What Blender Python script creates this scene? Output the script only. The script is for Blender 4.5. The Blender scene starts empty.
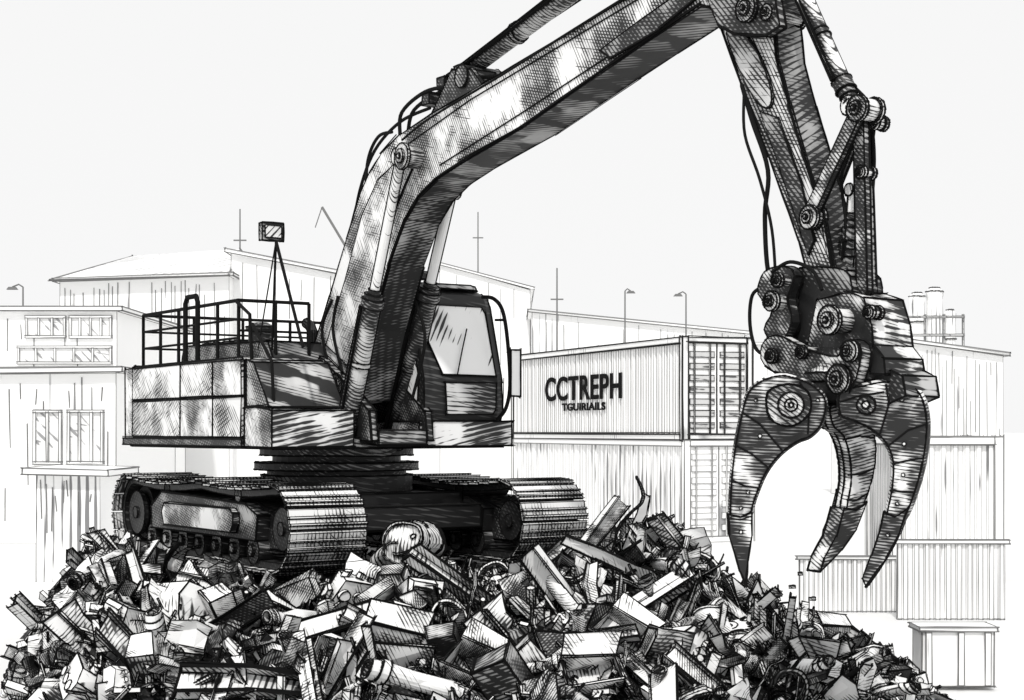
import bpy, bmesh, math, random
from mathutils import Vector as V, Matrix, Euler, noise as mn
random.seed(11)
C = bpy.context.scene.collection
H = 2.85; FP = 1600.0; HV = 430.0
# ------------------------------------------------------------------ materials
def link(nt, a, b): nt.links.new(a, b)
def ink_mat(name, base=0.8, dark=0.3, ink=0.010, var=0.6, pitch=0.045, ao=0.0, under=0.0, rot=(0.5, 0.7, 0.3), cross=True, rough=0.5, metal=0.0, grad=0.6, fac=0.97, dist=1.2, big_s=1.6, sharp=9.0):
    m = bpy.data.materials.new(name); m.use_nodes = True; nt = m.node_tree; N = nt.nodes
    p = N['Principled BSDF']; p.inputs['Roughness'].default_value = rough
    p.inputs['Specular IOR Level'].default_value = 0.3; p.inputs['Metallic'].default_value = metal
    tc = N.new('ShaderNodeTexCoord'); oi = N.new('ShaderNodeObjectInfo')
    off = N.new('ShaderNodeVectorMath'); off.operation = 'SCALE'; off.inputs[3].default_value = 37.0
    cmb = N.new('ShaderNodeCombineXYZ')
    for i in range(3): link(nt, oi.outputs['Random'], cmb.inputs[i])
    link(nt, cmb.outputs[0], off.inputs[0])
    ad = N.new('ShaderNodeVectorMath'); ad.operation = 'ADD'
    link(nt, tc.outputs['Object'], ad.inputs[0]); link(nt, off.outputs[0], ad.inputs[1])
    def math_(op, a, b, clamp=False):
        n = N.new('ShaderNodeMath'); n.operation = op; n.use_clamp = clamp
        for i, x in enumerate((a, b)):
            if isinstance(x, (int, float)): n.inputs[i].default_value = x
            else: link(nt, x, n.inputs[i])
        return n.outputs[0]
    def hatch(r, pk=1.0):
        pt = pitch * pk
        mp = N.new('ShaderNodeMapping'); mp.inputs['Rotation'].default_value = r; link(nt, ad.outputs[0], mp.inputs['Vector'])
        wv = N.new('ShaderNodeTexWave'); wv.wave_type = 'BANDS'; wv.bands_direction = 'X'; wv.wave_profile = 'SIN'
        wv.inputs['Scale'].default_value = 6.283 / pt / 20; wv.inputs['Distortion'].default_value = dist; wv.inputs['Detail'].default_value = 1.0; wv.inputs['Detail Scale'].default_value = 0.3
        link(nt, mp.outputs[0], wv.inputs['Vector'])
        m2 = N.new('ShaderNodeMapping'); m2.inputs['Scale'].default_value = (0.7 / pt, 0.15 / pt, 0.15 / pt); link(nt, mp.outputs[0], m2.inputs['Vector'])
        n = N.new('ShaderNodeTexNoise'); n.inputs['Scale'].default_value = 1; n.inputs['Detail'].default_value = 1; link(nt, m2.outputs[0], n.inputs['Vector'])
        return math_('ADD', math_('MULTIPLY', wv.outputs['Fac'], 0.72), math_('SUBTRACT', math_('MULTIPLY', n.outputs['Fac'], 0.9), 0.24))
    big = N.new('ShaderNodeTexNoise'); big.inputs['Scale'].default_value = big_s; big.inputs['Detail'].default_value = 3; big.inputs['Roughness'].default_value = 0.5
    link(nt, ad.outputs[0], big.inputs['Vector'])
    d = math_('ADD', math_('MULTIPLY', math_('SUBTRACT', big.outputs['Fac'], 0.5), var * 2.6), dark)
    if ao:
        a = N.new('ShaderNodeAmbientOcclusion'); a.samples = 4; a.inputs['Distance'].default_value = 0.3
        d = math_('ADD', d, math_('MULTIPLY', math_('SUBTRACT', 1.0, a.outputs['AO']), ao))  # crevice shade painted into tone and hatch density
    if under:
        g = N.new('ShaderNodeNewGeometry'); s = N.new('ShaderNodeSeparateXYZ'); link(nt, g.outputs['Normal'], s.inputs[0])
        d = math_('SUBTRACT', d, math_('MULTIPLY', s.outputs['Z'], under))  # shade by facing put into the colour: undersides darker, tops lighter
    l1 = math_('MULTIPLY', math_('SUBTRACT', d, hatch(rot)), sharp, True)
    if cross:
        l2 = math_('MULTIPLY', math_('SUBTRACT', math_('SUBTRACT', d, 0.18), hatch((rot[0] + 1.3, rot[1] - 0.9, rot[2] + 1.1), 0.85)), sharp, True)
        l1 = math_('MAXIMUM', l1, l2)
    l1 = math_('MULTIPLY', l1, fac)
    tn = N.new('ShaderNodeMixRGB'); tn.inputs[1].default_value = (base, base, base * 0.995, 1); k = base * (1 - grad); tn.inputs[2].default_value = (k, k, k, 1)
    mr = N.new('ShaderNodeMapRange'); mr.interpolation_type = 'SMOOTHSTEP'; mr.inputs[1].default_value = 0.22; mr.inputs[2].default_value = 0.85; link(nt, d, mr.inputs[0])
    link(nt, mr.outputs[0], tn.inputs[0])
    mx = N.new('ShaderNodeMixRGB'); link(nt, tn.outputs[0], mx.inputs[1]); mx.inputs[2].default_value = (ink, ink, ink * 1.02, 1)
    link(nt, l1, mx.inputs[0]); link(nt, mx.outputs[0], p.inputs['Base Color'])
    bmp = N.new('ShaderNodeBump'); bmp.inputs['Strength'].default_value = 0.15; bmp.inputs['Distance'].default_value = 0.01
    link(nt, big.outputs['Fac'], bmp.inputs['Height']); link(nt, bmp.outputs[0], p.inputs['Normal'])
    return m
def flat(name, c, rough=0.9):
    m = bpy.data.materials.new(name); m.use_nodes = True; nt = m.node_tree; p = nt.nodes['Principled BSDF']
    n = nt.nodes.new('ShaderNodeTexNoise'); n.inputs['Scale'].default_value = 9
    r = nt.nodes.new('ShaderNodeMapRange'); r.inputs[3].default_value = c * 0.8; r.inputs[4].default_value = c * 1.2
    link(nt, n.outputs['Fac'], r.inputs[0]); link(nt, r.outputs[0], p.inputs['Base Color'])
    p.inputs['Roughness'].default_value = rough; p.inputs['Specular IOR Level'].default_value = 0.1
    return m
INK = flat('ink_black', 0.005); INKG = flat('ink_grey', 0.2); INKM = flat('ink_mid', 0.03)
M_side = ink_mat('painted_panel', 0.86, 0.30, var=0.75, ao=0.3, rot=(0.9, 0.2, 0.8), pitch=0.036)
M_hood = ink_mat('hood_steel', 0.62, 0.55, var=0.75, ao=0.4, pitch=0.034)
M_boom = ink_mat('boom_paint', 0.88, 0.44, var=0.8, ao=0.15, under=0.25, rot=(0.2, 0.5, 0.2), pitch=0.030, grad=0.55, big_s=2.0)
M_shade = ink_mat('painted_shade', 0.42, 0.66, var=0.8, rot=(0.3, 1.0, 0.6), pitch=0.034, grad=0.7, big_s=2.0)  # darker tone that paints shade on boom underside and stick front
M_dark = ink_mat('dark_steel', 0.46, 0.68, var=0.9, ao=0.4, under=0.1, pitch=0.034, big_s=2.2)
M_black = ink_mat('black_steel', 0.14, 0.85, var=0.6)
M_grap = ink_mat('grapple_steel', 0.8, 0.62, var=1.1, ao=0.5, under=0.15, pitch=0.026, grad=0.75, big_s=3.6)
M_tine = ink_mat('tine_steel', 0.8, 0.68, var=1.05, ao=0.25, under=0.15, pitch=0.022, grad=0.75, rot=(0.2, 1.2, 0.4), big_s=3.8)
M_rod = ink_mat('polished_rod', 0.85, 0.2, var=0.6, rot=(0.2, 0.3, 0), rough=0.3, pitch=0.03)
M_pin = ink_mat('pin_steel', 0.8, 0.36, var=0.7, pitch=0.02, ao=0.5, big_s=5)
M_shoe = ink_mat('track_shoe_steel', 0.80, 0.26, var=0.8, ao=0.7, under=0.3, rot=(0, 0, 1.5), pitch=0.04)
M_glass = ink_mat('cab_glass', 0.86, 0.25, var=0.8, rot=(0.75, 0.0, 0.9), cross=False, rough=0.15, grad=0.4, pitch=0.04, big_s=2)
M_hose = flat('rubber_hose', 0.008)
M_wall = ink_mat('corrugated_wall', 0.94, 0.14, ink=0.4, var=0.5, pitch=0.3, rot=(0, 0, 0), cross=False, grad=0.0, dist=0.6, big_s=0.15)
M_wallp = ink_mat('pale_wall', 0.95, -0.02, ink=0.5, var=0.3, pitch=0.5, rot=(0, 0, 0), cross=False, grad=0.0, dist=0.6, big_s=0.15)
M_roof = ink_mat('roof_sheet', 0.9, 0.42, ink=0.25, var=0.7, pitch=0.3, rot=(0, 0, 0.5), cross=False, grad=0.0, big_s=0.2)
M_cont = ink_mat('container_paint', 0.94, 0.08, ink=0.3, var=0.45, pitch=0.12, rot=(0, 0, 0), cross=False, grad=0.0, big_s=0.4)
M_contd = ink_mat('container_grey', 0.94, 0.30, ink=0.2, var=0.7, pitch=0.16, rot=(0, 0, 0), cross=False, grad=0.1, big_s=0.3)
M_win = ink_mat('window_grey', 0.85, 0.25, ink=0.3, var=0.6, pitch=0.2, grad=0.2)
M_louv = ink_mat('louvre_grey', 0.6, 0.35, ink=0.1, var=0.6, pitch=0.12, grad=0.3)
M_pole = flat('pole_grey', 0.18)
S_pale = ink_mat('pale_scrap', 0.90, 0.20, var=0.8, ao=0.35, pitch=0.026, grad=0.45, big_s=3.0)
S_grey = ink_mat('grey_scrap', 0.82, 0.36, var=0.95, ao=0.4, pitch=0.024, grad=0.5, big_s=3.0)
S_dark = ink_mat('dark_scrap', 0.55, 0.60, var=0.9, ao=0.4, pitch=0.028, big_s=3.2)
M_heap = ink_mat('heap_dark', 0.18, 0.85, var=0.6, pitch=0.04)
M_ground = ink_mat('paper_white_ground', 0.75, -0.3, ink=0.3, var=0.4, pitch=0.6, cross=False, grad=0.0)
# ------------------------------------------------------------------ mesh builder
class MB:
    def __init__(s): s.v = []; s.f = []
    def add(s, vs, fs):
        o = len(s.v); s.v += [V(p) for p in vs]; s.f += [[i + o for i in f] for f in fs]; return s
    def box(s, x0, x1, y0, y1, z0, z1, mat=None):
        vs = [V((x, y, z)) for x in (x0, x1) for y in (y0, y1) for z in (z0, z1)]
        if mat: vs = [mat @ p for p in vs]
        return s.add(vs, [(0, 1, 3, 2), (4, 6, 7, 5), (0, 4, 5, 1), (2, 3, 7, 6), (0, 2, 6, 4), (1, 5, 7, 3)])
    def prism(s, pts, vec, mat=None):
        n = len(pts); vec = V(vec); a = [V(p) for p in pts]; vs = a + [p + vec for p in a]
        if mat: vs = [mat @ p for p in vs]
        return s.add(vs, [list(range(n)), list(range(2 * n - 1, n - 1, -1))] + [(i, (i + 1) % n, n + (i + 1) % n, n + i) for i in range(n)])
    def loft(s, rings, caps=True, closed=False):
        n = len(rings[0]); vs = [p for r in rings for p in r]; fs = []; m = len(rings)
        for k in range(m if closed else m - 1):
            for i in range(n):
                a = k * n; b = ((k + 1) % m) * n; fs.append((a + i, a + (i + 1) % n, b + (i + 1) % n, b + i))
        if caps and not closed: fs += [list(range(n)), list(range((m - 1) * n, m * n))]
        return s.add(vs, fs)
    def cyl(s, p0, p1, r0, r1=None, n=18):
        p0 = V(p0); p1 = V(p1); r1 = r0 if r1 is None else r1; d = (p1 - p0).normalized()
        a = d.orthogonal().normalized(); b = d.cross(a)
        return s.loft([[p + (a * math.cos(t) + b * math.sin(t)) * r for t in [i * 2 * math.pi / n for i in range(n)]] for p, r in ((p0, r0), (p1, r1))])
    def prof(s, p0, d, pr, n=20, hollow=False):
        p0 = V(p0); d = V(d).normalized(); a = d.orthogonal().normalized(); b = d.cross(a)
        return s.loft([[p0 + d * h + (a * math.cos(t) + b * math.sin(t)) * r for t in [i * 2 * math.pi / n for i in range(n)]] for h, r in pr], caps=not hollow, closed=hollow)
    def tube(s, pts, r, n=7, closed=False):
        pts = [V(p) for p in pts]; rings = []; a = None; m = len(pts)
        for i, p in enumerate(pts):
            q0 = pts[i - 1] if (i or closed) else p; q1 = pts[(i + 1) % m] if (i < m - 1 or closed) else p
            d = (q1 - q0).normalized()
            if a is None: a = d.orthogonal().normalized()
            a = (a - d * a.dot(d)).normalized(); b = d.cross(a)
            rings.append([p + (a * math.cos(t) + b * math.sin(t)) * r for t in [k * 2 * math.pi / n for k in range(n)]])
        return s.loft(rings, closed=closed)
    def dent(s, amp, seed, f=3.0):
        for p in s.v: p += amp * V((mn.noise(p * f + V((seed, 0, 0))), mn.noise(p * f + V((0, seed, 5))), mn.noise(p * f + V((9, 0, seed)))))
        return s
    def mesh(s, name, mat, ink=0.011, ang=35, inkm=None, double=True):
        bm = bmesh.new(); vs = [bm.verts.new(p) for p in s.v]
        for f in s.f:
            try: bm.faces.new([vs[i] for i in f])
            except ValueError: pass
        bmesh.ops.recalc_face_normals(bm, faces=bm.faces[:])
        if ink:
            es = []
            for e in bm.edges:
                if len(e.link_faces) != 2 or e.calc_face_angle(0) > math.radians(ang): es.append((e.verts[0].co.copy(), e.verts[1].co.copy()))
            for a, b in es:
                L = (b - a).length
                if L < 1e-4: continue
                for k in range(2 if (double and L > 0.3) else 1):
                    d = (b - a) / L; ov = min(0.03, 0.03 * L) * (1 + ink * 40) * 0.6; j = (0.35 if k == 0 else 1.6) * ink if L > 0.08 else 0
                    rv = lambda: V((random.uniform(-j, j), random.uniform(-j, j), random.uniform(-j, j)))
                    p = a - d * ov + rv(); q = b + d * ov + rv(); dd = (q - p).normalized(); u = dd.orthogonal().normalized(); w = dd.cross(u)
                    rr = ink * (1 if k == 0 else 0.5); ra = rr * random.uniform(0.55, 1.25); rb = rr * random.uniform(0.55, 1.25); mid = (p + q) / 2; rm = rr * random.uniform(0.9, 1.3)
                    R = [[bm.verts.new(c + (u * math.cos(t) + w * math.sin(t)) * r) for t in (0, 2.094, 4.189)] for c, r in ((p, ra), (mid, rm), (q, rb))]
                    for x in range(2):
                        for i in range(3):
                            bm.faces.new((R[x][i], R[x][(i + 1) % 3], R[x + 1][(i + 1) % 3], R[x + 1][i])).material_index = 1
        me = bpy.data.meshes.new(name); bm.to_mesh(me); bm.free(); me.materials.append(mat); me.materials.append(inkm or INK); return me
    def build(s, name, mat, parent=None, **k):
        o = bpy.data.objects.new(name, s.mesh(name, mat, **k)); C.objects.link(o); o.parent = parent; return o
def tag(o, label=None, cat=None, group=None, kind=None):
    for k, x in (('label', label), ('category', cat), ('group', group), ('kind', kind)):
        if x: o[k] = x
    return o
def empty(name, loc=(0, 0, 0), rz=0):
    o = bpy.data.objects.new(name, None); C.objects.link(o); o.location = loc; o.rotation_euler = (0, 0, rz); return o
def at(u, v, Y): return V(((u - 512) / FP * Y, Y, H + (HV - v) / FP * Y))
def px(p): return 512 + FP * p[0] / p[1], HV - FP * (p[2] - H) / p[1]
def smooth(pts, k=4):
    n = len(pts); out = []
    for i in range(n):
        a, b, c, d = [V((*pts[(i + j) % n], 0)) for j in (-1, 0, 1, 2)]
        for s in range(k):
            t = s / k; q = 0.5 * ((2 * b) + (c - a) * t + (2 * a - 5 * b + 4 * c - d) * t * t + (3 * b - a - 3 * c + d) * t ** 3); out.append((q.x, q.y))
    return out
def inset(pts, w):
    n = len(pts); ar = sum(pts[i][0] * pts[(i + 1) % n][1] - pts[(i + 1) % n][0] * pts[i][1] for i in range(n)); sg = 1 if ar > 0 else -1; out = []
    for i in range(n):
        tx = pts[(i + 1) % n][0] - pts[i - 1][0]; ty = pts[(i + 1) % n][1] - pts[i - 1][1]; L = math.hypot(tx, ty) or 1
        out.append((pts[i][0] - sg * ty / L * w, pts[i][1] + sg * tx / L * w))
    return out
# ------------------------------------------------------------------ camera, world, sun
cam = bpy.data.cameras.new('camera'); co = bpy.data.objects.new('camera', cam); C.objects.link(co)
co.location = (0, 0, H); co.rotation_euler = (math.pi / 2, 0, 0); cam.lens = FP / 1024 * 36; cam.sensor_width = 36; cam.shift_y = 80 / 1024; cam.clip_end = 2000
bpy.context.scene.camera = co
w = bpy.data.worlds.new('World'); bpy.context.scene.world = w; w.use_nodes = True; nt = w.node_tree; bg = nt.nodes['Background']
sk = nt.nodes.new('ShaderNodeTexSky'); sk.sky_type = 'NISHITA'; sk.sun_disc = False; sk.sun_elevation = math.radians(52); sk.sun_rotation = math.radians(188)
bw = nt.nodes.new('ShaderNodeRGBToBW'); mr = nt.nodes.new('ShaderNodeMapRange'); mr.inputs[1].default_value = 0; mr.inputs[2].default_value = 10; mr.inputs[3].default_value = 0.92; mr.inputs[4].default_value = 0.95
link(nt, sk.outputs[0], bw.inputs[0]); link(nt, bw.outputs[0], mr.inputs[0]); link(nt, mr.outputs[0], bg.inputs[0]); bg.inputs[1].default_value = 1.0
sl = bpy.data.lights.new('sun', 'SUN'); sl.energy = 2.3; sl.angle = math.radians(2.5); sl.color = (1, 0.985, 0.96); so = bpy.data.objects.new('sun', sl); C.objects.link(so)
so.rotation_euler = V((0.08, 0.6, -0.77)).to_track_quat('-Z', 'Y').to_euler()
vs = bpy.context.scene.view_settings; vs.view_transform = 'Standard'; vs.look = 'None'; vs.exposure = 0
# ------------------------------------------------------------------ ground
g = MB(); g.add([(-600, -100, 0), (600, -100, 0), (600, 1500, 0), (-600, 1500, 0)], [(0, 1, 2, 3)])
tag(g.build('ground', M_ground, ink=0), kind='structure')
# ------------------------------------------------------------------ excavator
TH = math.radians(-56); R0 = V((-1.97, 18.0, H - 1.4)); RM = Matrix.Rotation(TH, 3, 'Z'); RT = RM.transposed()
ex = empty('excavator', R0, TH)
tag(ex, 'large tracked excavator on the scrap heap holding a grapple on its raised boom', 'excavator')
OL = RT @ (V((0, 0, H)) - R0)
def P(u, v, ax, val):
    D = RT @ V(((u - 512) / FP, 1, (HV - v) / FP)); t = (val - OL[ax]) / D[ax]; return OL + D * t
def slab(mb, pts, y0, y1):
    a = [P(u, v, 1, y0) for u, v in pts]; return mb.prism(a, (0, y1 - y0, 0))
def strip(pts, y0, y1, name, mat, parent, sgn=lambda n: n.x - n.z, th=0.018):
    q = [P(u, v, 1, y0) for u, v in pts]; rings = []
    for i, p in enumerate(q):
        t = (q[min(i + 1, len(q) - 1)] - q[max(i - 1, 0)]).normalized(); n = V((-t.z, 0, t.x))
        if sgn(n) < 0: n = -n
        rings.append([p + n * 0.004 + V((0, 0.012, 0)), p + n * th + V((0, 0.012, 0)), p + n * th + V((0, y1 - y0 - 0.012, 0)), p + n * 0.004 + V((0, y1 - y0 - 0.012, 0))])
    m = MB(); m.loft(rings); return m.build(name, mat, parent, ink=0.008)
cf = MB(); cf.box(-1.1, 1.1, -0.95, 0.95, 0.3, 0.72); cf.box(-1.9, -1.2, -0.95, 0.95, 0.35, 0.6); cf.box(1.0, 1.5, -0.95, 0.95, 0.35, 0.6); cf.cyl((0, 0, 0.72), (0, 0, 0.9), 0.85, n=32)
cf.build('car_body_frame', M_black, ex)
tt = MB(); tt.prof((0, 0, 0.9), (0, 0, 1), [(0, 0.78), (0.06, 0.78), (0.06, 0.92), (0.14, 0.92), (0.14, 0.72), (0.22, 0.72), (0.22, 0.86), (0.33, 0.86)], n=36)
tt.build('turntable', M_dark, ex)
def stad(L, r, n):
    per = 2 * L + 2 * math.pi * r; out = []
    for i in range(n):
        s = per * (i + 0.5) / n
        if s < L: p = (-L / 2 + s, 2 * r - 0.05 * abs(math.sin(2 * math.pi * s / L))); a = 0
        elif s < L + math.pi * r: t = (s - L) / r; p = (L / 2 + r * math.sin(t), r + r * math.cos(t)); a = t
        elif s < 2 * L + math.pi * r: p = (L / 2 - (s - L - math.pi * r), 0); a = math.pi
        else: t = (s - 2 * L - math.pi * r) / r; p = (-L / 2 - r * math.sin(t), r - r * math.cos(t)); a = math.pi + t
        out.append((p, a))
    return out
for sgn in (-1, 1):
    y0, y1 = (-1.74, -0.92) if sgn < 0 else (0.92, 1.74)
    ym = (y0 + y1) / 2
    fr = MB(); fr.prism([(-1.75, ym - 0.2, 0.22), (1.75, ym - 0.2, 0.22), (1.85, ym - 0.2, 0.5), (1.2, ym - 0.2, 0.66), (-1.2, ym - 0.2, 0.66), (-1.85, ym - 0.2, 0.5)], (0, 0.4, 0))
    fr.prism([(-1.3, ym - 0.34, 0.3), (1.45, ym - 0.34, 0.3), (1.5, ym - 0.34, 0.55), (1.2, ym - 0.34, 0.66), (-1.0, ym - 0.34, 0.72), (-1.3, ym - 0.34, 0.55)], (0, 0.68, 0))
    fro = fr.build('track_frame', M_dark, ex)
    cv = MB(); cv.prism([(-0.75, ym + sgn * 0.345, 0.36), (1.0, ym + sgn * 0.345, 0.36), (1.08, ym + sgn * 0.345, 0.45), (1.08, ym + sgn * 0.345, 0.56), (0.98, ym + sgn * 0.345, 0.6), (-0.75, ym + sgn * 0.345, 0.6), (-0.82, ym + sgn * 0.345, 0.5)], (0, sgn * 0.07, 0)); cv.build('side_guard', M_boom, fro)
    for x, rr in ((-1.93, 0.31), (1.93, 0.27)):
        wl = MB(); wl.prof((x, ym - 0.28, 0.44), (0, 1, 0), [(0, 0.1), (0, rr - 0.06), (0.05, rr - 0.06), (0.05, rr - 0.1), (0.1, rr - 0.1), (0.1, rr), (0.46, rr), (0.46, rr - 0.1), (0.51, rr - 0.1), (0.51, rr - 0.06), (0.56, rr - 0.06), (0.56, 0.1)], n=24)
        wl.cyl((x, ym - 0.30, 0.44), (x, ym + 0.30, 0.44), 0.07, n=12)
        wl.build('drive_sprocket' if x < 0 else 'idler_wheel', M_black, fro, ink=0.007)
    for k in range(7):
        x = -1.35 + k * 0.45; rw = MB(); rw.cyl((x, ym - 0.32, 0.2), (x, ym + 0.32, 0.2), 0.14, n=18); rw.cyl((x, ym - 0.35, 0.2), (x, ym + 0.35, 0.2), 0.06, n=10); rw.build('road_wheel', M_dark, fro, ink=0.008)
    for x in (-0.95, 0.95):
        rw = MB(); rw.cyl((x, ym - 0.3, 0.74), (x, ym + 0.3, 0.74), 0.08, n=14); rw.build('carrier_roller', M_dark, fro, ink=0.008)
    bl = MB(); cl = stad(3.86, 0.385, 96)
    bl.loft([[V((p[0] + math.sin(a) * o_, yy, p[1] + 0.055 + math.cos(a) * o_)) for o_, yy in ((-0.05, ym - 0.3), (0.02, ym - 0.3), (0.02, ym + 0.3), (-0.05, ym + 0.3))] for p, a in cl], closed=True)
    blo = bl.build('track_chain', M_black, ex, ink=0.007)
    for p, a in stad(3.86, 0.385, 50):
        sh = MB(); M = Matrix.Translation((p[0], 0, p[1] + 0.055)) @ Matrix.Rotation(a, 4, 'Y')
        sh.prism([(-0.102, y0, 0.022), (0.096, y0, 0.022), (0.1, y0, 0.045), (0.075, y0, 0.045), (0.068, y0, 0.066), (0.05, y0, 0.066), (0.045, y0, 0.045), (0.0, y0, 0.045), (-0.005, y0, 0.06), (-0.02, y0, 0.06), (-0.025, y0, 0.045), (-0.09, y0, 0.045)], (0, y1 - y0, 0), mat=M)
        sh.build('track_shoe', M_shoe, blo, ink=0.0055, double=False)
# house
YR, YL, XF, XB, ZB, ZT = -1.45, 1.38, 1.36, -2.93, 1.23, 2.16
pl = MB(); pl.box(XB + 0.3, XF - 0.05, YR + 0.05, YL - 0.02, ZB - 0.02, ZB + 0.09); pl.build('house_floor_frame', M_dark, ex)
bd = MB(); bd.prism([(-2.45, YR + 0.02, ZB + 0.1), (0.71, YR + 0.02, ZB + 0.1), (0.71, YR + 0.02, ZT - 0.06), (0.6, YR + 0.02, ZT), (-2.45, YR + 0.02, ZT)], (0, 0.95, 0))
bd.box(-2.45, -0.4, YR + 0.98, YL, ZB + 0.1, ZT); bd.build('engine_house', M_hood, ex)
cw = MB(); ring = [(XB + 0.06, YR + 0.12), (XB, YR + 0.3), (XB - 0.08, 0), (XB, YL - 0.25), (XB + 0.15, YL), (-2.46, YL), (-2.46, YR), (XB + 0.2, YR)]
cw.loft([[V((x, y, z)) for x, y in ring] for z in (ZB + 0.02, ZT - 0.02)]); cw.build('counterweight', M_boom, ex)
for z0, z1, xs, ms in ((ZB + 0.1, 1.74, [-2.44, -0.95, -0.05, 0.69], (M_side, M_boom, M_side)), (1.765, ZT - 0.03, [-2.44, -0.95, -0.05, 0.69], (M_side, M_side, M_boom))):
    for i in range(3):
        m = MB(); m.box(xs[i] + 0.01, xs[i + 1] - 0.01, YR - 0.025, YR + 0.01, z0, z1)
        m.build('side_panel', ms[i], ex, ink=0.008)
sk_ = MB(); sk_.box(XB + 0.2, 0.7, YR - 0.03, YR + 0.05, ZB, ZB + 0.075); sk_.build('side_skirt', M_dark, ex)
fb = MB(); fb.prism([(0.72, YR, ZB), (XF, YR, ZB), (XF, YR, 1.6), (1.06, YR, 1.63), (0.72, YR, 1.63)], (0, 0.93, 0)); fb.build('front_tool_box', M_boom, ex)
st = MB(); st.prism([(0.72, YR + 0.02, 1.64), (1.24, YR + 0.02, 1.64), (1.12, YR + 0.02, 1.8), (0.88, YR + 0.02, 2.1), (0.72, YR + 0.02, 2.13)], (0, 0.86, 0)); st.build('fuel_tank', M_hood, ex)
hd = MB(); hd.prism([(-2.2, -0.95, ZT + 0.003), (0.35, -0.95, ZT + 0.003), (0.2, -0.95, ZT + 0.2), (-2.1, -0.95, ZT + 0.24)], (0, 1.9, 0)); hd.build('engine_hood', M_hood, ex)
for x in (-1.9, -1.6, -1.3, -1.0):
    m = MB(); m.box(x, x + 0.18, -0.8, -0.2, ZT + 0.235, ZT + 0.27); m.build('hood_vent', M_black, ex, ink=0.006)
eh = MB(); eh.tube([(-1.6, 0.5, ZT + 0.2), (-1.6, 0.5, ZT + 0.45), (-1.65, 0.5, ZT + 0.52), (-1.75, 0.5, ZT + 0.56)], 0.06, 10); eh.build('exhaust_pipe', M_black, ex)
fl = MB(); fl.prof((-0.5, -0.7, ZT + 0.2), (0, 0, 1), [(0, 0.14), (0.16, 0.14), (0.16, 0.17), (0.2, 0.17), (0.25, 0.08)], n=16); fl.build('air_filter', M_dark, ex)
def rail(pts, posts, z0, hts, name='guard_rail', r=0.02):
    m = MB()
    for h in hts: m.tube([(x, y, z0 + h) for x, y in pts], r if h == hts[-1] else r * 0.7, 6)
    for x, y in posts: m.cyl((x, y, z0), (x, y, z0 + hts[-1]), r, n=7)
    m.build(name, M_hose, ex, ink=0)
rail([(-2.45, YR + 0.12), (0.3, YR + 0.12)], [(-2.45 + 0.55 * k, YR + 0.12) for k in range(6)], ZT, (0.22, 0.42, 0.62))
rail([(-2.45, YR + 0.12), (-2.45, YL - 0.1)], [(-2.45, YR + 0.12 + 0.65 * k) for k in range(5)], ZT, (0.22, 0.42, 0.62))
rail([(0.3, YR + 0.12), (0.3, -0.5)], [(0.3, -0.9), (0.3, -0.5)], ZT, (0.3, 0.62))
rail([(-1.2, YL - 0.1), (0, YL - 0.1)], [(-1.2, YL - 0.1), (-0.6, YL - 0.1), (0, YL - 0.1)], ZT, (0.3, 0.55))
m = MB(); x = -1.1; m.tube([(x, YR + 0.1, ZT), (x, YR + 0.1, ZT + 0.67), (x + 0.05, YR + 0.1, ZT + 0.74), (x + 0.3, YR + 0.1, ZT + 0.74), (x + 0.35, YR + 0.1, ZT + 0.67), (x + 0.35, YR + 0.1, ZT)], 0.03, 7)
m.build('grab_handle', M_hose, ex, ink=0)
m = MB()
m.tube([(0.68, YR + 0.1, ZT - 0.1), (0.62, YR + 0.1, ZT + 0.45), (0.3, YR + 0.1, ZT + 0.6)], 0.02, 6); m.tube([(1.2, YR + 0.1, 1.6), (1.15, YR + 0.1, 2.1), (0.68, YR + 0.1, ZT + 0.35)], 0.018, 6)
m.build('stair_rail', M_hose, ex, ink=0)
a = P(276, 241, 1, -1.2); m = MB(); m.tube([a, P(303, 347, 1, -1.2)], 0.018, 6); m.tube([a, P(272, 350, 1, -1.0)], 0.014, 6); m.tube([a, P(258, 350, 1, -1.3)], 0.008, 6)
m.build('mirror_mast', M_hose, ex, ink=0)
b = P(274, 232, 1, -1.2); m = MB(); m.box(b.x - 0.06, b.x + 0.02, b.y - 0.14, b.y + 0.10, b.z - 0.09, b.z + 0.09); o = m.build('wing_mirror', M_dark, ex)
m = MB(); m.box(b.x + 0.021, b.x + 0.03, b.y - 0.11, b.y + 0.07, b.z - 0.06, b.z + 0.06); m.build('mirror_glass', M_glass, o, ink=0.005)
# cab
cy0, cy1 = 0.28, 1.34
pf = [(-0.15, 1.5), (1.40, 1.5), (1.44, 1.62), (1.43, 1.95), (1.19, 2.78), (1.13, 2.88), (1.0, 2.94), (-0.15, 2.95)]
cb = MB(); cb.box(-0.2, XF + 0.08, cy0 - 0.06, YL + 0.02, ZB, 1.49); cb.build('cab_base', M_boom, ex)
cb = MB(); rg = []
for y, k in ((cy0, 0.0), (cy1 - 0.12, 0.0), (cy1 - 0.04, 0.03), (cy1, 0.09)):
    rg.append([V((x if x < 0 else x - k, y, z if z < 2.5 else z - k * 0.7)) for x, z in pf])
cb.loft(rg); cab = cb.build('cab', M_black, ex, ink=0.012)
rf = MB(); rf.loft([[V((x * s if x > 0 else x, y, z)) for x, y in ((-0.2, cy0 + 0.0), (1.02, cy0 + 0.0), (1.1, cy0 + 0.1), (1.08, cy1 - 0.22), (0.98, cy1 - 0.1), (-0.2, cy1 - 0.08))] for z, s in ((2.953, 1), (3.0, 0.97), (3.02, 0.85))]); rf.build('cab_roof', M_dark, cab, ink=0.009)
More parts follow.
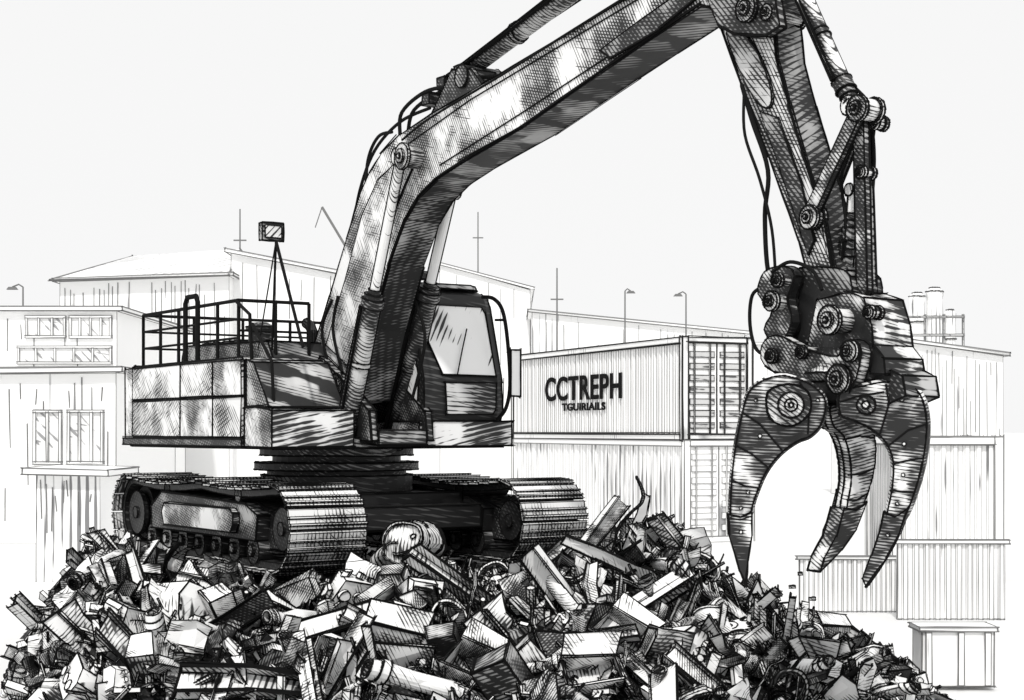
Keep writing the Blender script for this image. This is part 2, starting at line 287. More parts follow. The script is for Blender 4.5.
def cabpoly(pts, name, mat, lift=0.012, par=None, ink=0.009):
    def xf(z): return 1.442 if z < 1.95 else 1.44 - 0.24 * (z - 1.95) / 0.83
    m = MB(); m.add([(xf(z) + lift, y, z) for y, z in pts] + [(xf(z) - 0.008, y, z) for y, z in pts], [list(range(len(pts))), list(range(2 * len(pts) - 1, len(pts) - 1, -1))] + [(i, (i + 1) % len(pts), len(pts) + (i + 1) % len(pts), len(pts) + i) for i in range(len(pts))])
    return m.build(name, mat, par or cab, ink=ink)
cabpoly([(cy0 + 0.24, 1.99), (cy1 - 0.15, 1.99), (cy1 - 0.16, 2.68), (cy1 - 0.20, 2.75), (cy0 + 0.20, 2.75), (cy0 + 0.12, 2.62), (cy0 + 0.12, 2.34)], 'windscreen', M_glass)
cabpoly([(cy0 + 0.28, 1.57), (cy1 - 0.20, 1.57), (cy1 - 0.16, 1.62), (cy1 - 0.15, 1.91), (cy0 + 0.26, 1.91)], 'lower_window', M_hood)
m = MB(); m.prism([(x, cy0 - 0.012, z) for x, z in ((0.75, 1.7), (1.32, 1.7), (1.34, 1.95), (1.1, 2.78), (0.75, 2.78))], (0, 0.01, 0)); m.build('side_window', M_glass, cab, ink=0.008)
def crv(pts, k=6):
    out = []; q = [pts[0]] + list(pts) + [pts[-1]]
    for i in range(1, len(q) - 2):
        for j in range(k):
            t = j / k; a, b, c, d = [V(x) for x in q[i - 1:i + 3]]
            out.append(0.5 * ((2 * b) + (c - a) * t + (2 * a - 5 * b + 4 * c - d) * t * t + (3 * b - a - 3 * c + d) * t ** 3))
    out.append(V(pts[-1])); return out
cr = crv
m = MB(); m.tube(crv([P(482, 297, 0, 1.30), P(494, 299, 0, 1.42), P(503, 312, 0, 1.5), P(508, 345, 0, 1.56), P(510, 385, 0, 1.56), P(506, 408, 0, 1.55), P(497, 420, 0, 1.45)]), 0.022, 7); m.tube([P(503, 320, 0, 1.5), P(495, 320, 0, 1.42)], 0.014, 6); m.build('cab_grab_rail', M_hose, cab, ink=0)
a = P(511, 350, 0, 1.58); b = P(520, 396, 0, 1.58); m = MB(); m.box(1.57, 1.59, a.y, b.y, b.z, a.z); o = m.build('cab_mirror', M_cont, cab, ink=0.012)
m = MB(); m.tube([P(507, 352, 0, 1.56), P(512, 354, 0, 1.56)], 0.012, 6); m.tube([P(509, 390, 0, 1.56), P(513, 390, 0, 1.56)], 0.012, 6); m.build('mirror_bracket', M_hose, cab, ink=0)
m = MB(); m.box(1.08, 1.17, cy0 + 0.1, cy0 + 0.28, 3.03, 3.11); m.build('work_lamp', M_dark, cab, ink=0.008)
m = MB(); m.tube([(1.47, cy0 + 0.40, 2.0), (1.40, cy0 + 0.50, 2.25), (1.34, cy0 + 0.60, 2.5)], 0.008, 5); m.build('wiper', M_hose, cab, ink=0)
# boom
BY0, BY1 = -0.30, 0.12
low = [(754, 20), (728, 14), (700, 4), (640, 44), (600, 71), (520, 127), (460, 162), (436, 178), (418, 196), (404, 220), (388, 265), (371, 330), (356, 400)]
top = [(330, 295), (347, 238), (361, 192), (370, 172), (381, 154), (398, 136), (430, 115), (470, 92), (560, 38), (622, 0), (700, -45)]
bp = [(312, 352)] + top + [(745, -32), (762, 0)] + low + [(318, 408)]
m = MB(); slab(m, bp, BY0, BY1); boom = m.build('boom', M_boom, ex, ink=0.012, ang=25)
strip(low[2:], BY0, BY1, 'boom_shade_strip', M_shade, boom)  # added dark strip, paints the shade along the boom's lower face
m = MB(); slab(m, [(326, 345), (345, 280), (362, 215), (378, 180), (398, 160), (412, 168), (398, 200), (380, 250), (360, 330), (352, 370)], BY0 - 0.02, BY0 - 0.003); m.build('doubler_plate', M_boom, boom, ink=0.008, ang=25)
m = MB(); slab(m, [(640, 20), (690, -15), (735, -22), (748, -2), (722, 8), (700, -6), (660, 28), (610, 58), (600, 50)], BY0 - 0.02, BY0 - 0.003); m.build('doubler_plate', M_dark, boom, ink=0.008, ang=25)
m = MB()
for (u1, v1, u2, v2) in ((470, 100, 560, 46), (560, 46, 640, -2), (405, 146, 470, 100), (440, 165, 520, 114), (520, 114, 610, 55)):
    m.tube([P(u1, v1, 1, BY0 - 0.005), P(u2, v2, 1, BY0 - 0.005)], 0.007, 5)
m.build('weld_seam', M_hose, boom, ink=0)
bk = MB()
for y in (-0.28, 0.06): slab(bk, [(428, 122), (452, 70), (470, 68), (482, 84), (492, 78)], y, y + 0.05)
bk.build('boom_bracket', M_dark, boom)
def pin(u, v, y0, y1, r, name='pivot_pin', parent=None, mat=None):
    c = P(u, v, 1, y0); m = MB(); d = V((0, 1, 0)); L = y1 - y0
    m.prof(c, d, [(0.0, r * 0.35), (0.0, r), (0.03, r), (0.03, r * 0.85), (L - 0.03, r * 0.85), (L - 0.03, r), (L, r), (L, r * 0.35)], n=22)
    m.prof(c + V((0, -0.02, 0)), d, [(0, r * 0.55), (0.021, r * 0.55)], n=14); m.prof(c + V((0, -0.035, 0)), d, [(0, r * 0.22), (0.02, r * 0.22)], n=6)
    m.build(name, mat or M_pin, parent or ex, ink=0.009)
def hyd(a, b, s, rb, rr, name, mb=None, mrod=None):
    a = V(a); b = V(b); q = a.lerp(b, s); d = (b - a).normalized(); L = (q - a).length
    m = MB(); m.prof(a, d, [(0, rb * 0.7), (0.02, rb), (L - 0.14, rb), (L - 0.14, rb * 1.25), (L - 0.05, rb * 1.25), (L - 0.05, rb * 1.05), (L, rb * 1.05), (L, rr * 1.4), (L + 0.05, rr * 1.4)], n=20); m.prof(a, d, [(L * 0.5, rb * 1.12), (L * 0.5 + 0.05, rb * 1.12)], n=18)
    side = V((0, -1, 0)); m.tube([a + d * 0.1 + side * (rb + 0.03), a + d * (L - 0.15) + side * (rb + 0.03)], 0.016, 6)
    o = m.build(name, mb or M_hood, ex, ink=0.009)
    m = MB(); m.cyl(q, b, rr, n=14); m.cyl(b + V((0, -rr * 1.3, 0)), b + V((0, rr * 1.3, 0)), rr * 1.8, n=18); m.build('piston_rod', mrod or M_rod, o, ink=0.009)
    e1 = RT @ V((1, 0, 0)); e1 = (e1 - d * e1.dot(d)).normalized(); m = MB()
    for sg in (-1, 1): m.tube([q + e1 * rr * sg, b + e1 * rr * sg], 0.012, 5)
    m.build('grease_line', M_hose, o, ink=0)
    m = MB()
    for sg in (-1, 1): m.tube([a + e1 * rb * sg, a + d * (L - 0.14) + e1 * rb * sg], 0.012, 5)
    m.build('barrel_weld', M_hose, o, ink=0)
    return o
hyd(P(346, 436, 1, -0.48), P(401, 157, 1, -0.42), 0.52, 0.095, 0.048, 'lift_cylinder', M_hood)
hyd(P(392, 448, 1, 0.32), P(452, 190, 1, 0.26), 0.64, 0.11, 0.05, 'lift_cylinder', M_dark)
pin(401, 156, -0.50, 0.32, 0.13); pin(336, 385, -0.42, 0.25, 0.13)
ft = MB()
for y in (-0.42, 0.25): ft.prism([(0.2, y, ZB + 0.1), (1.55, y, ZB + 0.06), (1.5, y, 1.6), (1.0, y, 1.9), (0.4, y, 2.2), (0.2, y, 2.0)], (0, 0.08, 0))
ft.box(1.3, 1.56, -0.33, 0.24, ZB + 0.02, 1.4); ft.build('boom_mount', M_dark, ex)
hyd(P(452, 82, 1, -0.09), P(655, -70, 1, -0.09), 0.72, 0.09, 0.05, 'stick_cylinder', M_dark)
def hose(uv, y, r=0.018, parent=None):
    m = MB(); m.tube(cr([P(u, v, 1, y) for u, v in uv]), r, 7); m.build('hydraulic_hose', M_hose, parent or ex, ink=0)
hose([(367, 230), (366, 195), (368, 160), (378, 137), (392, 132)], -0.2); hose([(352, 235), (360, 190), (375, 150), (400, 122), (430, 108)], -0.05)
hose([(400, 135), (402, 112), (425, 92), (452, 86)], -0.25, 0.02); hose([(408, 132), (414, 110), (440, 92), (470, 80), (495, 76)], -0.15, 0.02); hose([(402, 140), (430, 118), (500, 76), (560, 38), (640, -12)], -0.33, 0.012)
hose([(332, 300), (322, 330), (330, 372)], -0.36); hose([(338, 296), (333, 330), (342, 372)], -0.38); hose([(415, 300), (425, 340), (412, 400)], 0.14); hose([(455, 80), (520, 38), (590, -8)], 0.03, 0.02)
m = MB()
for (u, v) in ((430, 100), (445, 84), (462, 72), (474, 78)):
    c = P(u, v, 1, -0.2); m.box(c.x - 0.07, c.x + 0.07, -0.25, 0.0, c.z - 0.05, c.z + 0.06)
c = P(461, 76, 1, -0.3); m.prof(c, (0, 1, 0), [(0, 0.04), (0, 0.11), (0.4, 0.11), (0.4, 0.04)], n=18)
m.build('valve_block', M_dark, boom, ink=0.009)
# stick
SY0, SY1 = -0.23, 0.05
sp = [(700, -40), (712, -5), (722, 30), (742, 85), (768, 155), (798, 238), (808, 275), (832, 275), (824, 225), (806, 165), (788, 105), (776, 60), (772, 15), (775, -40)]
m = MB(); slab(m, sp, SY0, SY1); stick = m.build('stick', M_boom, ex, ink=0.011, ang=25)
strip([(832, 272), (824, 225), (806, 165), (788, 105), (776, 60), (772, 15), (775, -40)], SY0, SY1, 'stick_shade_strip', M_shade, stick, lambda n: n.x)  # added dark strip standing in for shade on the stick's front face
m = MB(); slab(m, smooth([(726, 34), (744, 34), (762, 62), (772, 95), (766, 108), (750, 92)]), SY0 - 0.02, SY0 - 0.003); m.build('doubler_plate', M_hood, stick, ink=0.008, ang=45)
m = MB(); slab(m, [(760, 112), (778, 118), (800, 180), (814, 240), (808, 255), (800, 232), (780, 170)], SY0 - 0.015, SY0 - 0.003); m.build('doubler_plate', M_dark, stick, ink=0.006, ang=25)
m = MB(); hp = [(708, 0), (712, -30), (762, -30), (776, 0), (780, 26), (766, 36), (735, 34), (718, 25)]; slab(m, hp, SY0 - 0.12, SY0 - 0.06); slab(m, hp, SY1 + 0.02, SY1 + 0.08); m.build('stick_head_plate', M_dark, ex, ang=25)
pin(745, 8, -0.40, 0.14, 0.10); pin(766, 12, -0.37, 0.0, 0.06)
hyd(P(792, -30, 1, -0.07), P(853, 106, 1, -0.07), 0.93, 0.06, 0.04, 'grapple_cylinder', M_grap)
def bar(a, b, w, y0, y1, name, mat):
    A = P(a[0], a[1], 1, y0); B = P(b[0], b[1], 1, y0); d = (B - A).normalized(); n = V((d.z, 0, -d.x)) * w; e = d * w * 0.7
    m = MB(); m.prism([A - e * 0.6 + n * 0.7, A - e, A - e * 0.6 - n * 0.7, A + n * -1, B - n, B + e * 0.6 - n * 0.7, B + e, B + e * 0.6 + n * 0.7, B + n, A + n], (0, y1 - y0, 0)); return m.build(name, mat, ex, ink=0.008)
bar((856, 110), (808, 215), 0.055, -0.28, -0.235, 'link_arm', M_grap); bar((862, 108), (820, 215), 0.055, 0.055, 0.09, 'link_arm', M_dark)
bar((858, 112), (862, 292), 0.05, -0.2, -0.15, 'link_rod', M_grap); bar((862, 112), (868, 292), 0.045, -0.04, 0.0, 'link_rod', M_dark)
hyd(P(845, 292, 1, -0.06), P(852, 190, 1, -0.06), 0.7, 0.04, 0.025, 'link_cylinder')
pin(856, 108, -0.31, -0.12, 0.09); pin(808, 217, -0.31, -0.20, 0.085); pin(860, 172, -0.22, -0.1, 0.045); pin(872, 122, -0.1, 0.02, 0.05)
hose([(742, 85), (752, 120), (768, 170), (765, 215), (768, 270), (778, 292)], -0.28, 0.018); hose([(744, 95), (745, 135), (760, 180), (772, 230), (776, 285)], -0.32, 0.012)
hose([(764, 286), (752, 296), (750, 325), (757, 350), (775, 357)], -0.3, 0.014); hose([(805, 20), (838, 70), (872, 108), (872, 150), (866, 220)], -0.0, 0.012)
hose([(870, 110), (874, 160), (870, 230), (872, 290)], 0.0, 0.016); hose([(855, 125), (842, 175), (846, 230), (840, 280)], -0.1, 0.012); hose([(772, 272), (790, 262), (812, 270), (822, 290)], -0.36, 0.014)
# grapple
hb = MB(); slab(hb, smooth([(786, 280), (800, 268), (836, 268), (850, 276), (852, 300), (846, 335), (800, 345), (782, 345), (790, 315)], 2), -0.25, 0.05)
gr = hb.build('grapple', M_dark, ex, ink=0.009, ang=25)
m = MB(); slab(m, [(817, 300), (848, 292), (864, 298), (872, 325), (874, 345), (884, 358), (886, 374), (820, 372), (806, 352)], -0.3, 0.08); m.build('grapple_housing', M_grap, gr, ink=0.009, ang=20)
m = MB(); slab(m, smooth([(762, 345), (776, 335), (798, 345), (815, 352), (838, 356), (850, 340), (862, 352), (850, 392), (828, 402), (800, 384), (765, 366)], 3), -0.42, -0.33); m.build('yoke_plate', M_grap, gr, ink=0.009, ang=40)
m = MB(); slab(m, smooth([(758, 294), (764, 272), (784, 266), (795, 276), (788, 298), (792, 322), (778, 345), (764, 330), (772, 310)], 3), -0.36, -0.28); m.build('ear_plate', M_grap, gr, ink=0.009, ang=40)
m = MB(); slab(m, [(780, 370), (840, 374), (890, 370), (903, 376), (906, 396), (880, 408), (850, 418), (815, 412), (790, 398)], -0.26, 0.06); m.build('crown_plate', M_dark, gr, ink=0.009, ang=25)
m = MB(); c = P(858, 362, 1, -0.09); m.prof(c + V((0, 0, -0.14)), (0, 0, 1), [(0, 0.36), (0.06, 0.38), (0.1, 0.34), (0.2, 0.31), (0.24, 0.27), (0.34, 0.25)], n=28); m.build('rotator', M_grap, gr, ink=0.009)
for u, v, r in ((828, 320, 0.1), (848, 351, 0.07), (837, 379, 0.1), (770, 301, 0.07), (776, 280, 0.05), (800, 352, 0.045), (868, 312, 0.045), (770, 356, 0.05)):
    pin(u, v, -0.47 if u < 866 else -0.36, -0.25, r, parent=gr)
G = at(840, 395, 11.15)
def tine(poly, ang, t0, mat=M_tine, thick=0.2, bev=3.0):
    d = V((math.cos(math.radians(ang)), math.sin(math.radians(ang)), 0)); n = V((-d.y, d.x, 0)); n = n if n.y > 0 else -n
    P0 = V((G.x, G.y, G.z)) + n * t0
    def bk(u, v, o=0):
        D = V(((u - 512) / FP, 1, (HV - v) / FP)); O = V((0, 0, H)); Q = P0 + n * o; t = (Q - O).dot(n) / D.dot(n); return RT @ (O + D * t - R0)
    nl = RT @ n; sp_ = smooth(poly); ip = inset(sp_, bev)
    full = [bk(u, v) for u, v in sp_]; ins = [bk(u, v) for u, v in ip]
    m = MB(); m.loft([ins, [p + nl * 0.035 for p in full], [p + nl * (thick - 0.035) for p in full], [p + nl * thick for p in ins]]); t = m.build('tine', mat, gr, ink=0.009, ang=33)
    return bk, nl, t
def bands(bk, nl, t, segs, w=0.007):
    for s in segs:
        m = MB(); m.tube([bk(u, v, -0.004) for u, v in s], w, 5); m.build('weld_seam', M_hose, t, ink=0)
def rivets(bk, nl, t, pts):
    for u, v in pts:
        c = bk(u, v, -0.02); m = MB(); m.prof(c, nl, [(0, 0.013), (0.03, 0.013)], n=8); m.build('rivet', M_pin, t, ink=0.004)
# left tine
bk, nl, t = tine([(815, 384), (800, 377), (782, 373), (762, 378), (746, 392), (737, 425), (731, 460), (728, 500), (729, 526), (738, 532), (750, 524), (757, 500), (768, 474), (782, 456), (798, 444), (812, 438), (824, 424), (828, 400)], 172, -0.25, thick=0.20)
m = MB(); m.prism([bk(u, v, -0.008) for u, v in ((728, 514), (740, 517), (752, 512), (752, 535), (748, 562), (746, 586), (740, 572), (734, 552), (729, 535))], nl * 0.16); m.build('tine_tip', M_tine, t, ink=0.009, ang=60)
bands(bk, nl, t, [[(742, 412), (760, 424), (782, 450)], [(736, 445), (752, 454), (769, 468)], [(732, 480), (745, 486), (760, 488)], [(800, 382), (810, 400), (808, 434)], [(730, 518), (740, 520), (752, 516)]])
m = MB(); m.prism([bk(u, v, -0.02) for u, v in smooth(((768, 392), (790, 384), (808, 392), (810, 412), (792, 426), (770, 418)))], nl * 0.018); m.build('knuckle_plate', M_grap, t, ink=0.008, ang=60)
c = bk(791, 405, -0.12); m = MB(); m.prof(c, nl, [(0, 0.03), (0, 0.085), (0.03, 0.085), (0.03, 0.07), (0.12, 0.07)], n=22); m.prof(c - nl * 0.02, nl, [(0, 0.045), (0.03, 0.045)], n=12); m.prof(c - nl * 0.035, nl, [(0, 0.018), (0.03, 0.018)], n=6); m.build('tine_pin', M_pin, t, ink=0.009)
rivets(bk, nl, t, ((760, 436), (748, 492), (741, 508), (741, 532), (818, 400), (756, 400)))
# rear tines
bk, nl, t = tine([(828, 404), (850, 402), (868, 412), (878, 440), (877, 470), (869, 498), (858, 522), (844, 524), (844, 505), (848, 480), (846, 455), (840, 436), (830, 426)], 30, 0.0, M_tine, 0.12)
m = MB(); m.prism([bk(u, v, -0.008) for u, v in ((844, 508), (856, 510), (867, 502), (856, 530), (842, 550), (820, 572), (824, 558), (836, 536))], nl * 0.13); m.build('tine_tip', M_tine, t, ink=0.009)
bands(bk, nl, t, [[(843, 440), (860, 436), (875, 438)], [(848, 475), (862, 474), (875, 468)], [(847, 500), (857, 500), (867, 494)]])
bk, nl, t = tine([(826, 404), (838, 404), (850, 418), (857, 445), (853, 472), (844, 494), (834, 502), (836, 478), (838, 455), (834, 438), (824, 424)], 120, 0.25, M_black, 0.10)
m = MB(); m.prism([bk(u, v, -0.008) for u, v in ((836, 490), (848, 482), (843, 508), (832, 528), (820, 548), (823, 530), (832, 508))], nl * 0.11); m.build('tine_tip', M_dark, t, ink=0.009)
# right tine
bk, nl, t = tine([(838, 390), (862, 383), (884, 379), (906, 381), (923, 393), (930, 422), (926, 462), (916, 498), (906, 520), (894, 528), (884, 518), (889, 488), (890, 462), (883, 444), (870, 432), (854, 424), (838, 416)], -18, -0.22, thick=0.17)
m = MB(); m.prism([bk(u, v, -0.008) for u, v in ((883, 512), (895, 517), (908, 508), (899, 534), (886, 558), (866, 587), (862, 578), (871, 555), (879, 532))], nl * 0.15); m.build('tine_tip', M_tine, t, ink=0.009, ang=60)
bands(bk, nl, t, [[(888, 446), (908, 430), (926, 424)], [(892, 464), (910, 460), (923, 458)], [(890, 490), (903, 492), (914, 492)], [(886, 384), (889, 404), (880, 434)], [(840, 402), (858, 396), (884, 392)]])
c = bk(866, 405, -0.1); m = MB(); m.prof(c, nl, [(0, 0.03), (0, 0.06), (0.03, 0.06), (0.03, 0.05), (0.1, 0.05)], n=22); m.prof(c - nl * 0.02, nl, [(0, 0.028), (0.03, 0.028)], n=8); m.build('tine_pin', M_grap, t, ink=0.009)
rivets(bk, nl, t, ((902, 400), (904, 444), (903, 475), (897, 504), (888, 535)))
# ------------------------------------------------------------------ heap
def sm(a, b, x): t = max(0, min(1, (x - a) / (b - a))); return t
def hh(X, Y):
    c = 1.40 + 0.45 * math.exp(-((X - 1.45) ** 2 / 0.35 + (Y - 16.2) ** 2 / 1.2)) + 0.28 * math.exp(-((X + 4.25) ** 2 / 0.2 + (Y - 16.3) ** 2 / 1.2))
    xl = -4.15 + (16 - Y) * 0.28
    f = sm(4.4, 1.65, X) * sm(xl - 0.95, xl, X) * sm(11.1, 14.7, Y) ** 0.85 * sm(25, 21.5, Y)
    return c * f + 0.08 * (mn.noise(V((X * 1.7, Y * 1.7, 0)))) * (1 if f > 0.02 else 0)
def infoot(X, Y, mg=0.0):
    l = RT @ (V((X, Y, 0)) - V((R0.x, R0.y, 0)))
    return abs(l.x) < 2.42 + mg and (0.85 - mg < abs(l.y) < 1.78 + mg)
heap = MB(); nx, ny = 110, 130; gv = []
for j in range(ny):
    for i in range(nx):
        X = -7 + 13 * i / (nx - 1); Y = 10 + 16 * j / (ny - 1); z = hh(X, Y) - 0.1
        if infoot(X, Y, 0.15): z = min(z, R0.z + 0.02)
        else: z += 0.07 * mn.noise(V((X * 6, Y * 6, 3)))
        if hh(X, Y) < 0.05: z = -0.05
        gv.append((X, Y, z))
heap.add(gv, [(j * nx + i, j * nx + i + 1, (j + 1) * nx + i + 1, (j + 1) * nx + i) for j in range(ny - 1) for i in range(nx - 1)])
bmh = heap.mesh('scrap_heap', M_heap, ink=0)
sh = MB(); cnt = 0
while cnt < 2500:
    X = random.uniform(-5.4, 4.7); Y = random.uniform(12.2, 18.5) if random.random() < 0.85 else random.uniform(18.5, 21); z = hh(X, Y)
    if z < 0.12 or infoot(X, Y, 0.14): continue
    uu, vv = px((X, Y, z))
    if vv > 720 or uu < -10 or uu > 1034: continue
    cnt += 1; M = Matrix.Translation((X, Y, z + random.uniform(-0.1, 0.05 if infoot(X, Y, 0.9) else 0.08))) @ Euler([random.uniform(0, 6.3) for _ in range(3)]).to_matrix().to_4x4()
    a, b, c = random.uniform(0.04, 0.18), random.uniform(0.015, 0.07), random.uniform(0.004, 0.025)
    if infoot(X, Y, 0.35): a *= 0.6
    r = random.random()
    if r < 0.3: sh.box(-a, a, -b, b, -c, c, M)
    elif r < 0.45: sh.prism([(-a, -b, 0), (a, -b * 0.3, 0), (a * 0.5, b, 0), (-a * 0.7, b * 0.6, 0)], (0, 0, c), M)
    elif r < 0.6: sh.add([M @ V(p) for p in ((-a, -b, 0), (0, -b, a * 0.4), (a, -b * 0.8, 0.1 * a), (-a, b, 0.02), (0, b * 1.2, a * 0.5), (a, b, 0))], [(0, 1, 4, 3), (1, 2, 5, 4)])
    elif r < 0.8:
        o = len(sh.v); sh.cyl((-a, 0, 0), (a, 0, 0), 0.012 + b * 0.4, n=8)
        for i in range(o, len(sh.v)): sh.v[i] = M @ sh.v[i]
    else: sh.tube([M @ V(p) for p in ((-a * 1.5, 0, 0), (-a * 0.4, b, 0.02), (a * 0.5, 0, b), (a * 1.5, b, b * 1.5))], 0.009, 5)
ms = sh.mesh('scrap_shards', S_pale, ink=0.0065, ang=40, double=False)
bm = bmesh.new(); bm.from_mesh(bmh); nf = len(bm.faces); bm.from_mesh(ms); bm.faces.ensure_lookup_table()
for i, f in enumerate(bm.faces):
    if i >= nf: f.material_index = 2 if f.material_index == 0 else 1
me = bpy.data.meshes.new('scrap_heap'); bm.to_mesh(me); bm.free(); me.materials.append(M_heap); me.materials.append(INK); me.materials.append(S_pale)
o = bpy.data.objects.new('scrap_heap', me); C.objects.link(o); tag(o, 'broad heap of small metal shards and fragments under the excavator', 'scrap', kind='stuff')
U = random.uniform
def k_box():
    m = MB(); a, b, c, t = 0.27, 0.2, 0.14, 0.02
    m.box(-a, a, -b, b, -c, -c + t); m.box(-a, a, -b, -b + t, -c + t, c); m.box(-a, a, b - t, b, -c + t, c); m.box(-a, -a + t, -b + t, b - t, -c + t, c - 0.04); m.box(a - t, a, -b + t, b - t, -c + t, c)
    m.add([(-a, b, c + 0.003), (a, b, c + 0.003), (a + 0.05, b + 0.16, c + 0.1), (-a + 0.03, b + 0.18, c + 0.08)], [(0, 1, 2, 3)]); return m
def k_beam():
    m = MB(); L = 0.5; h = 0.1; w = 0.08; t = 0.014
    m.prism([(-L, -w, -h), (-L, w, -h), (-L, w, -h + t), (-L, t / 2, -h + t), (-L, t / 2, h - t), (-L, w, h - t), (-L, w, h), (-L, -w, h), (-L, -w, h - t), (-L, -t / 2, h - t), (-L, -t / 2, -h + t), (-L, -w, -h + t)], (2 * L, 0.05, 0)); return m
def k_pipe():
    m = MB(); m.prof((-0.42, 0, 0), (1, 0, 0), [(0, 0.055), (0, 0.075), (0.05, 0.075), (0.05, 0.09), (0.1, 0.09), (0.1, 0.075), (0.3, 0.075), (0.55, 0.075), (0.84, 0.075), (0.84, 0.055)], n=16, hollow=True); return m
def k_sheet():
    m = MB(); n = 6; vs = []; s = random.uniform(0, 50)
    for i in range(n):
        for j in range(4):
            x = -0.38 + 0.76 * i / (n - 1); y = -0.26 + 0.52 * j / 3; vs.append((x + 0.07 * mn.noise(V((x * 5, y * 5, s))), y + 0.06 * mn.noise(V((x * 5, s, y * 5))), 0.22 * mn.noise(V((x * 3.0, y * 2.8, s + 3))) + 0.07 * math.sin(x * 8 + s)))
    fs = []
    for i in range(n - 1):
        for j in range(3):
            a = i * 4 + j; fs += [(a, a + 1, a + 5), (a, a + 5, a + 4)]
    return m.add(vs, fs)
def k_drum():
    m = MB(); r = 0.19; m.prof((0, 0, -0.28), (0, 0, 1), [(0.01, r * 0.9), (0, r * 0.92), (0, r * 1.03), (0.03, r * 1.03), (0.03, r), (0.18, r), (0.19, r * 1.05), (0.21, r * 1.05), (0.22, r), (0.36, r * 0.96), (0.37, r), (0.39, r), (0.4, r * 0.95), (0.53, r * 0.98), (0.53, r * 1.03), (0.56, r * 1.03), (0.56, r * 0.92), (0.54, r * 0.9)], n=22); m.cyl((0.08, 0.03, 0.25), (0.08, 0.03, 0.275), 0.03, n=10); return m
def k_plate():
    m = MB(); m.prism([(-0.34, -0.16, 0), (0.3, -0.19, 0), (0.38, 0.02, 0), (0.26, 0.17, 0), (-0.1, 0.14, 0), (-0.3, 0.2, 0)], (0, 0, 0.018)); m.box(-0.3, 0.28, -0.02, 0.0, 0.02, 0.07); return m
def k_angle():
    m = MB(); L = 0.45; m.loft([[V((x, 0, b)), V((x, 0.1, b)), V((x, 0.1, b + 0.012)), V((x, 0.012, b + 0.012)), V((x, 0.012, b + 0.1)), V((x, 0, b + 0.1))] for x, b in ((-L, 0), (-0.1, 0.0), (0.15, 0.03), (L, 0.12))]); return m
def k_rim():
    m = MB(); r = 0.2; m.prof((0, 0, -0.08), (0, 0, 1), [(0, r * 0.88), (0, r), (0.02, r), (0.04, r * 0.88), (0.12, r * 0.88), (0.14, r), (0.16, r), (0.16, r * 0.85), (0.03, r * 0.82)], n=24, hollow=True)
    m.prof((0, 0, -0.02), (0, 0, 1), [(0, r * 0.3), (0.05, r * 0.3)], n=14)
    for k in range(5):
        a = k * 2 * math.pi / 5; M = Matrix.Rotation(a, 4, 'Z'); m.box(r * 0.28, r * 0.84, -0.022, 0.022, -0.012, 0.012, M)
    return m
def k_ring():
    m = MB(); n = 22; m.loft([[V(((0.17 + 0.055 * math.cos(t)) * math.cos(a), (0.17 + 0.055 * math.cos(t)) * math.sin(a), 0.06 * math.sin(t))) for t in [k * math.pi / 4 for k in range(8)]] for a in [i * 2 * math.pi / n for i in range(n)]], closed=True); return m
def k_spring():
    m = MB(); m.tube([(0.09 * math.cos(t), 0.09 * math.sin(t), t * 0.011 - 0.2) for t in [i * 0.45 for i in range(80)]], 0.014, 6); return m
def k_gear():
    m = MB(); pts = []; n = 14
    for i in range(n):
        for da, r in ((0, 0.15), (0.3, 0.19), (0.6, 0.19), (0.9, 0.15)): a = (i + da * 0.8) * 2 * math.pi / n; pts.append((r * math.cos(a), r * math.sin(a), -0.03))
    m.prism(pts, (0, 0, 0.06)); m.prof((0, 0, -0.05), (0, 0, 1), [(0, 0.03), (0, 0.07), (0.1, 0.07), (0.1, 0.03)], n=14, hollow=True); return m
def k_block():
    m = MB(); m.prism([(-0.24, -0.15, -0.14), (0.24, -0.15, -0.14), (0.26, -0.15, 0.05), (0.14, -0.15, 0.15), (-0.2, -0.15, 0.15)], (0, 0.3, 0))
    for x in (-0.14, 0, 0.12): m.cyl((x, -0.19, -0.02), (x, -0.151, -0.02), 0.05, n=14); m.cyl((x - 0.02, 0, 0.151), (x - 0.02, 0, 0.2), 0.04, n=12)
    m.box(-0.3, -0.241, -0.1, 0.1, -0.1, 0.02); return m
def k_rod():
    m = MB(); s = random.uniform(-1, 1); m.tube(cr([V((-0.5, 0, 0)), V((-0.2, 0.05 * s, 0.02)), V((0.1, 0, 0.0)), V((0.3, 0.08, 0.06 * s)), V((0.45, 0.2, 0.1))], 4), 0.018, 7); return m
def k_channel():
    m = MB(); L = 0.4; m.loft([[V((x, -0.09, 0)), V((x, 0.09, 0)), V((x, 0.09, 0.09)), V((x, 0.075, 0.09)), V((x, 0.075, 0.014)), V((x, -0.075, 0.014)), V((x, -0.075, 0.09)), V((x, -0.09, 0.09))] for x in (-L, 0, L)]); return m
def k_canister():
    m = MB(); m.box(-0.13, 0.13, -0.2, 0.2, -0.25, 0.2); m.prism([(-0.13, -0.2, 0.2), (0.13, -0.2, 0.2), (0.08, -0.16, 0.24), (-0.08, -0.16, 0.24)], (0, 0.3, 0)); m.cyl((0, 0.15, 0.2), (0, 0.15, 0.27), 0.04, n=12); m.tube([(0, -0.14, 0.24), (0, -0.12, 0.3), (0, 0.06, 0.3), (0, 0.08, 0.24)], 0.016, 6); return m
